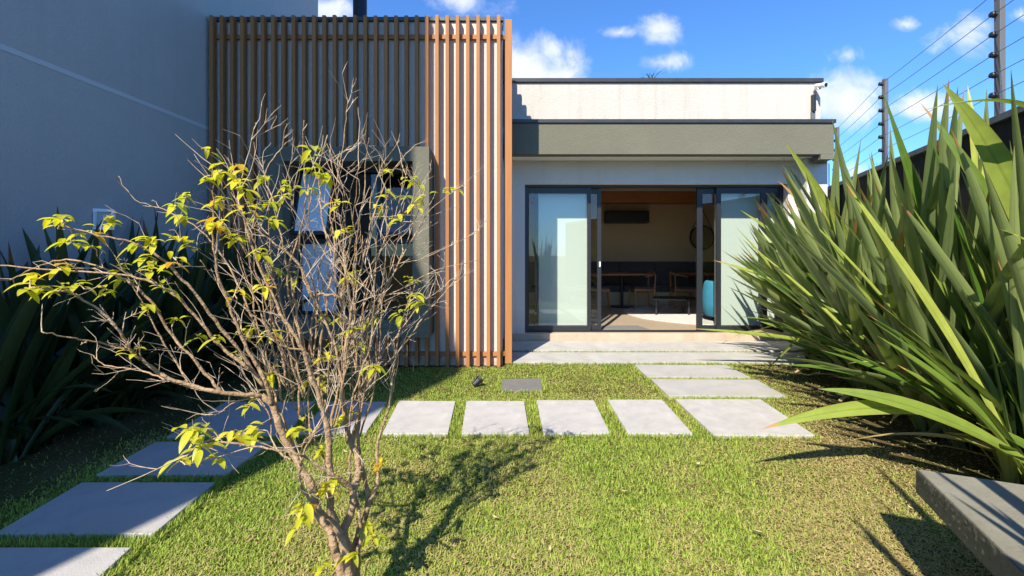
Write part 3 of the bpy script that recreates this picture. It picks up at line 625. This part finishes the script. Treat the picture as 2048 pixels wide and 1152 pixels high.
# ---------------------------------------------------------------- the shrub
TY = 1.58
class Shrub:
    def __init__(s): s.nodes = []; s.trunk = MB(); s.twig = MB()
RT = random.Random(3)
sh = Shrub()
def smooth_path(pts, sub=5):
    P = [Vector(p) for p in pts]; out = []
    for i in range(len(P)-1):
        p0 = P[max(i-1,0)]; p1 = P[i]; p2 = P[i+1]; p3 = P[min(i+2,len(P)-1)]
        for j in range(sub):
            t = j/sub; out.append(.5*((2*p1)+(p2-p0)*t+(2*p0-5*p1+4*p2-p3)*t*t+(3*p1-p0-3*p2+p3)*t**3))
    out.append(P[-1]); return out
def limb(px, r0, r1, dy0=0.0, dy1=0.0, mb=None, jit=.004, sub=5):
    n = len(px); pts = []
    for i, p in enumerate(px):
        t = i/max(1,n-1); Y = TY+dy0*(1-t)+(dy1 if dy1 < 0 else dy1*.35)*t if len(p) == 2 else p[2]
        pts.append(at(p[0],p[1],Y))
    q = smooth_path(pts, sub); m = len(q)
    for i in range(1,m-1): q[i] = q[i]+Vector((RT.gauss(0,jit),RT.gauss(0,jit),RT.gauss(0,jit)))*.42
    rad = [(r0*.52*(1-i/(m-1))**1.25+r1*.56*(1-(1-i/(m-1))**1.25))*(1+RT.uniform(-.08,.12)) for i in range(m)]
    (mb or sh.trunk).tube(q, rad, 8 if r0 > .008 else 5)
    for i in range(m): sh.nodes.append((q[i], rad[i], (q[min(i+1,m-1)]-q[max(i-1,0)]).normalized()))
    return q
# main stems traced on the photograph
limb([(704,1262),(696,1200),(684,1144),(670,1099),(663,1064),(635,1026),(628,985),(600,931),(576,890),(558,848),(544,809),(523,792)], .034,.018,0,-.05)
limb([(523,792),(500,789),(445,786),(384,772),(328,751),(281,718),(258,697),(239,660),(206,627),(159,594),(117,580),(60,575)], .0145,.004,-.05,-.35)
limb([(258,700),(187,683),(140,675),(84,664)], .006,.003,-.2,-.35)
limb([(460,788),(384,775),(328,756),(276,739),(211,730),(187,711)], .008,.003,-.07,.1)
limb([(707,1262),(702,1200),(694,1120),(678,1064),(661,1022),(661,977),(659,924),(658,872),(649,837),(638,795),(624,757),(606,700),(570,640),(530,560),(500,480),(478,400),(470,345)], .034,.004,0,-.2)
limb([(710,1262),(706,1200),(701,1120),(687,1064),(701,1029),(708,980),(717,945),(712,907),(701,883),(691,837),(685,785),(684,750),(690,690),(700,620),(690,540),(655,480),(640,400),(640,330),(655,270)], .034,.0035,0,.1)
limb([(716,1262),(713,1200),(715,1127),(712,1081),(733,1029),(734,977),(724,931),(716,880),(720,800),(712,730),(705,660),(712,590),(730,500),(750,420),(780,350),(830,290)], .024,.0035,.05,.35)
limb([(715,1120),(726,1050),(740,1001),(754,973),(757,945),(754,900),(764,855),(781,802),(783,750),(791,720),(800,659),(813,615),(830,570)], .016,.004,.05,.25)
limb([(712,1110),(722,1070),(716,1010),(700,960),(702,900),(735,770),(781,720),(815,681),(852,627),(878,598),(925,545)], .013,.003,0,.3)
limb([(687,1064),(655,1035),(640,1015),(612,990),(600,960),(602,930),(615,890),(640,850)], .013,.005,-.1,-.25)
limb([(708,980),(690,965),(660,945),(612,915),(600,909),(558,902),(492,890),(422,883),(395,890),(370,915)], .011,.003,-.15,-.4)
limb([(600,909),(612,880),(640,850),(650,800)], .006,.003,-.2,-.3)
limb([(544,809),(530,760),(495,700),(470,640),(440,560),(425,480),(428,400),(424,330)], .014,.003,-.05,-.2)
limb([(530,775),(480,705),(430,640),(375,570),(320,515),(250,480),(170,465),(125,445)], .013,.003,-.05,-.35)
limb([(500,740),(440,690),(395,640),(350,590),(290,560),(210,545),(100,540),(0,530),(-40,520)], .011,.003,-.1,-.35)
limb([(445,786),(400,735),(345,670),(300,600),(250,560),(190,530),(120,520),(60,540),(20,560)], .010,.003,-.1,-.2)
limb([(384,772),(330,690),(290,615),(250,545),(200,470)], .007,.002,-.1,-.2)
limb([(558,848),(540,780),(520,690),(490,600),(455,530),(400,460),(330,420),(270,400),(237,352)], .010,.002,0,.15)
limb([(624,757),(600,660),(580,560),(560,470),(545,400),(530,350),(560,300),(585,275)], .010,.0025,.05,.3)
limb([(649,837),(620,730),(590,640),(575,560),(598,470),(620,400),(640,340),(690,300),(720,285)], .010,.0025,.05,.2)
limb([(638,795),(640,700),(655,600),(670,500),(660,420),(680,330),(690,250),(695,200)], .010,.002,0,.1)
limb([(685,785),(672,700),(640,620),(608,560),(600,480),(612,390),(605,310),(608,240)], .010,.002,0,-.1)
limb([(684,750),(715,690),(750,620),(790,540),(830,470),(860,420),(905,385)], .009,.002,.1,.3)
limb([(691,837),(735,750),(780,690),(830,620),(865,590),(890,572)], .007,.002,.05,.15)
limb([(716,880),(745,790),(760,690),(765,600),(790,500),(810,430),(840,380)], .008,.002,.1,.25)
limb([(720,800),(730,690),(745,590),(752,500),(740,420),(760,340),(800,280)], .009,.002,.1,.35)
limb([(712,730),(690,640),(680,560),(705,470),(728,400),(730,330),(738,275)], .009,.002,.1,.2)
limb([(700,620),(730,560),(790,530),(850,515),(925,480),(960,460)], .005,.002,.1,.25)
limb([(690,690),(740,610),(800,580),(870,540),(960,520)], .006,.002,.1,.4)
limb([(606,700),(560,690),(520,640),(470,600),(430,560),(400,520)], .007,.002,-.1,-.3)
limb([(684,600),(670,592),(640,588),(625,592),(608,545),(575,505),(540,480),(505,455)], .010,.004,-.15,-.3)
limb([(661,977),(640,900),(610,850),(585,800),(560,750),(545,690),(530,640),(525,560)], .010,.003,.1,.25)
limb([(659,924),(650,850),(640,760),(622,700),(630,620),(655,560),(690,500),(720,430)], .010,.003,.1,.3)
limb([(701,883),(720,820),(740,740),(735,660),(765,600),(800,520),(830,440),(846,400)], .009,.002,.1,.3)
limb([(658,872),(672,800),(690,720),(722,640),(735,560),(770,480),(800,400),(815,330)], .009,.002,0,.2)
limb([(600,931),(560,905),(545,880),(540,830),(515,800)], .008,.004,.05,.15)
limb([(523,792),(470,805),(440,825),(418,832)], .005,.002,-.05,-.1)
for i in range(20):
    sx = RT.uniform(560,730); sy = RT.uniform(740,900); ex = 640+(sx-640)*2.0+RT.uniform(-120,110); ey = RT.uniform(285,470)
    if ex > 850: ex = 850-RT.uniform(0,60)
    d0 = RT.uniform(-.1,.15); d1 = d0+RT.uniform(-.3,.12); bow = RT.uniform(-30,30)
    limb([(sx+(ex-sx)*t**1.2+bow*math.sin(3.14*t)+RT.gauss(0,6), sy+(ey-sy)*t) for t in (0,.2,.4,.6,.8,1.0)], RT.uniform(.006,.0085), .0018, d0, d1, jit=.006)
main = list(sh.nodes)
# twigs: short kinked shoots on the outer half of the limbs, each with side shoots
def twig(p, d, L, r, depth):
    n = max(3, int(L/.028)); pts = [p]; q = p.copy(); dd = d.copy()
    for i in range(n):
        dd = (dd+Vector((RT.gauss(0,.12),RT.gauss(0,.12),RT.gauss(.03,.11)))).normalized(); q = q+dd*(L/n); pts.append(q.copy())
    rad = [r*(1-.6*i/n) for i in range(n+1)]
    sh.twig.tube(pts, rad, 4, cap=False)
    for i in range(1,n+1): sh.nodes.append((pts[i], rad[i], dd))
    if depth > 0:
        for k in range(RT.randint(1,3)):
            i = RT.randint(1,n); dv = (pts[i]-pts[i-1]).normalized(); rot = Vector((RT.gauss(0,1),RT.gauss(0,1),RT.gauss(0,.8))).normalized()
            twig(pts[i], (dv+rot*.8).normalized(), L*RT.uniform(.3,.65), r*.7, depth-1)
cand = [m for m in main if m[1] < .0052]
for i in range(480):
    p, r, d = RT.choice(cand)
    if p.z < .75 and RT.random() < .75: continue
    rot = Vector((RT.gauss(0,1),RT.gauss(0,.9),RT.gauss(.35,.7))).normalized()
    twig(p, (d*.9+rot*.9).normalized(), RT.uniform(.06,.22)*(.5 if p.x < -.95 or p.x > -.28 or p.z > 1.62 else 1.0), RT.uniform(.0011,.0020), RT.choice((0,1,1,2)))
for i in range(60):
    p, r, d = RT.choice([m for m in main if .4 < m[0].z < .95])
    rot = Vector((RT.gauss(0,1),RT.gauss(0,.9),RT.gauss(.1,.7))).normalized()
    twig(p, (d*.3+rot).normalized(), RT.uniform(.05,.16), RT.uniform(.001,.0018), 1)
# leaf clusters where the photograph has them
LC = [(112,449),(118,438),(227,449),(141,489),(185,470),(183,500),(274,496),(239,547),(61,561),(112,538),(63,590),(84,585),(122,585),(159,575),(215,585),(248,566),(300,524),(307,486),(328,580),(349,524),(290,615),(262,711),(398,681),(351,414),(372,400),(370,444),(358,484),(382,500),(436,411),(440,454),(473,482),(473,592),(305,547),(349,643),
(419,306),(480,342),(441,347),(415,362),(476,367),(524,360),(493,382),(437,408),(488,421),(507,440),(432,455),(549,445),(568,377),(564,399),(537,416),(615,386),(629,301),(634,323),(625,350),(651,357),(671,411),(778,347),(820,364),(835,374),(847,396),(810,401),(761,416),(791,445),(695,467),(476,484),(522,511),(830,416),(778,396),
(537,573),(546,546),(590,559),(546,671),(490,666),(432,681),(476,715),(656,637),(681,646),(725,656),(703,668),(676,698),(717,698),(629,720),(651,720),(620,766),(749,739),(747,634),(820,568),(832,598),(832,617),(800,639),(644,764),(542,754),(698,556),(905,385),
(359,928),(432,924),(401,903),(394,886),(408,865),(384,872),(464,868),(481,875),(506,882),(509,855),(495,816),(579,872),(600,862),(649,910),(649,987),(670,966),(600,1043),(607,1018),(747,1078),(701,1116),(652,1137),(624,774),(694,830),(677,844),(760,930),(735,1050)]
lv = []; lf = []; lt = []
def leaf_(p, d, L, w, tone, up):
    side = d.cross(up); side = side.normalized() if side.length > 1e-4 else d.orthogonal().normalized(); nr = side.cross(d)
    b = len(lv); n = 6
    for i in range(n+1):
        t = i/n; c = p+d*(L*t)-Vector((0,0,1))*(L*.45*t*t)
        ww = w*.5*(math.sin(math.pi*min(1,t*.97+.02))**.75)*(1.1-.25*t)
        for sx in (-1,0,1): lv.append(tuple(c+side*(sx*ww)+nr*(abs(sx)*ww*.35))); lt.append(tone)
    for i in range(n):
        for j in range(2): a = b+i*3+j; lf.append((a,a+1,a+4,a+3))
NP = np.array([tuple(n[0]) for n in sh.nodes]); 
NPX = np.stack([VX+NP[:,0]/NP[:,1]*F, HY+(H-NP[:,2])/NP[:,1]*F], 1)
for (px,py) in LC:
    k = int(np.argmin(((NPX-np.array([px,py]))**2).sum(1)+RT.uniform(0,30))); nd = sh.nodes[k]
    P = at(px, py-6, nd[0].y+RT.uniform(-.05,.03))
    if (P-nd[0]).length > .012: sh.twig.tube([nd[0], (nd[0]+P)/2+Vector((RT.gauss(0,.006),RT.gauss(0,.006),.006)), P], [.0022,.0018,.0014], 4, cap=False)
    n = RT.randint(5,8) if py > 330 else RT.randint(3,5); a0 = RT.uniform(0,6.28); old = RT.random()
    for j in range(n):
        a = a0+j*2*math.pi/n+RT.uniform(-.4,.4); el = RT.uniform(-.5,.55)
        d = Vector((math.cos(a)*math.cos(el),math.sin(a)*math.cos(el),math.sin(el)))
        L = RT.uniform(.028,.050)*(1.0 if py < 800 else 1.1)
        leaf_(P+Vector((RT.gauss(0,.008),RT.gauss(0,.008),RT.gauss(0,.008))), d, L, L*RT.uniform(.4,.52), (RT.uniform(.0,.75) if old < .8 else RT.uniform(.7,1.0)), Vector((0,0,1)))
base = at(709,1250,TY); base.z = 0
shr = thing('shrub', base, 'half bare multi stemmed shrub with sparse yellow green leaves in front of the slat screen', 'shrub')
sh.trunk.build('trunk', M['bark'], shr, smooth=True); sh.twig.build('twigs', M['twig'], shr, smooth=True)
q = MB(); q.add(lv, lf, lt); q.build('foliage', M['leaf'], shr, smooth=True)
# ---------------------------------------------------------------- far plants over the roof and wall
pt = thing('palm_tree', (5.4,16,0), 'green palm top just showing over the flat roof', 'palm tree')
MB().tube([(5.4,16,0),(5.42,16,4),(5.4,16,7.2)], [.16,.13,.11], 10).build('trunk', M['bark'], pt, smooth=True)
fx = Flax(); RP = random.Random(2)
fan(fx, Vector((5.4,16,7.42)), 46, 0, 180, (5,95), (.35,.62), (.02,.035), RP, droop=.35)
o = fx.build('crown', M['tree'], None, (5.4,16,7.42), None); o.parent = pt; o.location = (0,0,7.42)
for k in ('label','category','group'):
    if k in o: del o[k]
ft = thing('tree', (17.8,20,0), 'small round green tree crown peeking over the dark boundary wall', 'tree')
MB().tube([(17.8,20,0),(17.8,20,4.6)], [.2,.1], 8).build('trunk', M['bark'], ft)
vs=[]; fs=[]; tn=[]
for i in range(1500):
    d = Vector((RP.gauss(0,1),RP.gauss(0,1),RP.gauss(0,1))).normalized(); rr = 1.2*RP.uniform(.4,1.0)**.6*(1+.25*math.sin(d.x*5+d.z*4)); c = Vector((17.8,20,4.4))+Vector((d.x*rr,d.y*rr,d.z*rr*.9))
    a = Vector((RP.gauss(0,1),RP.gauss(0,1),RP.gauss(0,1))).normalized()*.10; b = a.cross(d).normalized()*.06; n0 = len(vs)
    vs += [c-a,c+b,c+a,c-b]; fs.append((n0,n0+1,n0+2,n0+3)); tn += [RP.random()]*4
q = MB(); q.add(vs,fs,tn); q.build('crown', M['tree'], ft)

# ---------------------------------------------------------------- fallen leaves
def fallen():
    src = None
    for i, (px,py) in enumerate([(499,1064),(990,1037),(1821,1019),(1761,873),(1514,1067),(1250,985),(860,915),(1395,930),(1100,1100),(690,905)]):
        c = gnd(px,py,.03)
        if src is None:
            vs = []; fs = []
            for k in range(7):
                t = k/6; w = .011*math.sin(math.pi*min(.99,t+.02))**.8
                for s_ in (-1,0,1): vs.append((-.026+.052*t, s_*w, .004+.009*abs(s_)+.012*t*t))
            for k in range(6):
                for j in (0,1): a = k*3+j; fs.append((a,a+1,a+4,a+3))
            o = MB().add(vs,fs).build('fallen_leaf', mat('dry_leaf',(.42,.30,.15),.8,.25,40,col2=(.62,.50,.32)), smooth=True); src = o
        else: o = src.copy(); C.objects.link(o)
        o.location = c; o.rotation_euler = (RP.uniform(-.3,.3),RP.uniform(-.3,.3),RP.uniform(0,6.28)); o.scale = (RP.uniform(.4,.75),)*3
        tag(o, 'small dry curled leaf fallen on the turf', 'leaf', 'fallen leaves on the lawn')
fallen()
# ---------------------------------------------------------------- grass
def inpoly(x, y, poly, grow=0.0):
    c = np.mean(np.array(poly),0); P = np.array(poly); P = c+(P-c)*(1+grow); n = len(P); s = np.zeros(len(x),bool)
    for i in range(n):
        x1,y1 = P[i]; x2,y2 = P[(i+1)%n]
        hit = ((y1>y)!=(y2>y)) & (x < (x2-x1)*(y-y1)/((y2-y1)+1e-12)+x1); s ^= hit
    return s
def vnoise(x, y, sc, seed):
    r = np.random.default_rng(seed); g = r.random((64,64)); u = x*sc; v = y*sc; i = np.floor(u).astype(int); j = np.floor(v).astype(int); fu = u-i; fv = v-j
    fu = fu*fu*(3-2*fu); fv = fv*fv*(3-2*fv); G = lambda a,b: g[a%64,b%64]
    return (G(i,j)*(1-fu)+G(i+1,j)*fu)*(1-fv)+(G(i,j+1)*(1-fu)+G(i+1,j+1)*fu)*fv
def grass():
    xs=[]; ys=[]
    for (y0,y1,dn) in ((1.55,2.4,30000),(2.4,3.2,21000),(3.2,4.2,13000),(4.2,5.4,8500),(5.4,6.7,6000)):
        xa, xb = -3.5, 4.3; n = int((xb-xa)*(y1-y0)*dn); xs.append(rng.uniform(xa,xb,n)); ys.append(rng.uniform(y0,y1,n))
    x = np.concatenate(xs); y = np.concatenate(ys)
    ok = (np.abs(x-.03*y) < 1.2*y+.2)
    for p in PAV: ok &= ~inpoly(x,y,p,-.005)
    ok &= ~((x < .07) & (y > 5.19)); ok &= y < 6.6
    # bare soil towards the beds
    rb = np.clip(((x-(WR(y)-2.05+.25*(vnoise(x,y,1.6,3)-.5)))/.55),0,1)
    lb = np.clip(((-2.25-.25*(vnoise(x,y,1.7,5)-.5)+.03*y)-x)/.45,0,1)
    rb2 = np.clip(((x-(WR(y)-1.45+.35*(vnoise(x,y,1.6,3)-.5)))/.5),0,1); bare = rb
    pat = vnoise(x,y,1.3,8)*.6+vnoise(x,y,3.7,9)*.4
    ok &= rng.random(len(x)) > np.maximum(rb2*.9, lb*.965)
    ok &= rng.random(len(x)) > np.clip((pat-.62)*2.0,0,.5)
    x = x[ok]; y = y[ok]; pat = pat[ok]; bare = bare[ok]; n = len(x)
    # longer, fresher blades along the paver edges
    edge = np.zeros(n,bool)
    for p in PAV:
        for i in range(4):
            x1,y1 = p[i]; x2,y2 = p[(i+1)%4]; l2 = (x2-x1)**2+(y2-y1)**2
            t = np.clip(((x-x1)*(x2-x1)+(y-y1)*(y2-y1))/l2,0,1); edge |= ((x-x1-t*(x2-x1))**2+(y-y1-t*(y2-y1))**2) < (.035+.02*rng.random(n))**2
    az = rng.uniform(0,2*np.pi,n); L = rng.uniform(.012,.030,n)*np.where(edge,1.9,1.0); el = np.where(edge, rng.uniform(.6,1.4,n), rng.uniform(.1,1.15,n))
    wd = rng.uniform(.0026,.0050,n)*(1+.12*np.clip(y-2,0,4))
    dry = rng.random(n) < np.clip(.11+.9*(pat-.48)+.6*bare-np.where(edge,.3,0),.04,.92)
    el = np.where(dry, el*.35, el); z0 = np.where(dry, rng.uniform(.001,.014,n), 0)
    dx = np.cos(az)*np.cos(el); dy = np.sin(az)*np.cos(el); dz = np.sin(el); sx = -np.sin(az)*wd*.5; sy = np.cos(az)*wd*.5
    V = np.zeros((n,5,3),np.float32)
    V[:,0] = np.stack([x-sx,y-sy,z0],1); V[:,1] = np.stack([x+sx,y+sy,z0],1)
    mx_ = x+dx*L*.55; my = y+dy*L*.55; mz = z0+dz*L*.62
    V[:,2] = np.stack([mx_+sx*.8,my+sy*.8,mz],1); V[:,3] = np.stack([mx_-sx*.8,my-sy*.8,mz],1)
    V[:,4] = np.stack([x+dx*L,y+dy*L,z0+dz*L*.92],1)
    me = bpy.data.meshes.new('grass'); me.vertices.add(n*5); me.vertices.foreach_set('co', V.ravel())
    base = (np.arange(n)*5)[:,None]
    loops = np.concatenate([base+np.array([0,1,2,3]), base+np.array([3,2,4])],1).ravel().astype(np.int32)
    me.loops.add(len(loops)); me.loops.foreach_set('vertex_index', loops)
    me.polygons.add(n*2); st = np.stack([np.arange(n)*7,np.arange(n)*7+4],1).ravel().astype(np.int32); me.polygons.foreach_set('loop_start', st)
    try: me.polygons.foreach_set('loop_total', np.tile([4,3],n).astype(np.int32))
    except Exception: pass
    t = np.where(dry, .72+.28*rng.random(n), np.clip(.5*rng.random(n)+.25*(pat-.3),0,.62))
    a = me.attributes.new('tone','FLOAT','POINT'); a.data.foreach_set('value', np.repeat(t,5).astype(np.float32))
    me.update(calc_edges=True); me.validate()
    Mg = bpy.data.materials.new('grass_blades'); Mg.use_nodes = True; nt = Mg.node_tree; P = nt.nodes['Principled BSDF']; N = nt.nodes.new; Lk = nt.links.new
    at_ = N('ShaderNodeAttribute'); at_.attribute_name = 'tone'; rp = N('ShaderNodeValToRGB'); e = rp.color_ramp.elements
    e[0].color = (.14,.27,.025,1); e[1].position = 1; e[1].color = (.53,.43,.20,1)
    for pos, c in ((.35,(.30,.385,.055,1)),(.62,(.44,.46,.09,1)),(.74,(.44,.36,.14,1))): k = e.new(pos); k.color = c
    Lk(at_.outputs['Fac'], rp.inputs[0]); Lk(rp.outputs[0], P.inputs['Base Color']); P.inputs['Roughness'].default_value = .6; P.inputs['Specular IOR Level'].default_value = .3
    t_ = N('ShaderNodeBsdfTranslucent'); Lk(rp.outputs[0], t_.inputs[0]); mx = N('ShaderNodeMixShader'); mx.inputs[0].default_value = .22
    Lk(P.outputs[0], mx.inputs[1]); Lk(t_.outputs[0], mx.inputs[2]); Lk(mx.outputs[0], nt.nodes['Material Output'].inputs[0])
    me.materials.append(Mg); o = bpy.data.objects.new('lawn_grass', me); C.objects.link(o)
    tag(o, 'short green turf mixed with dry straw between the pavers', 'grass', kind='stuff'); print('blades', n)
grass()
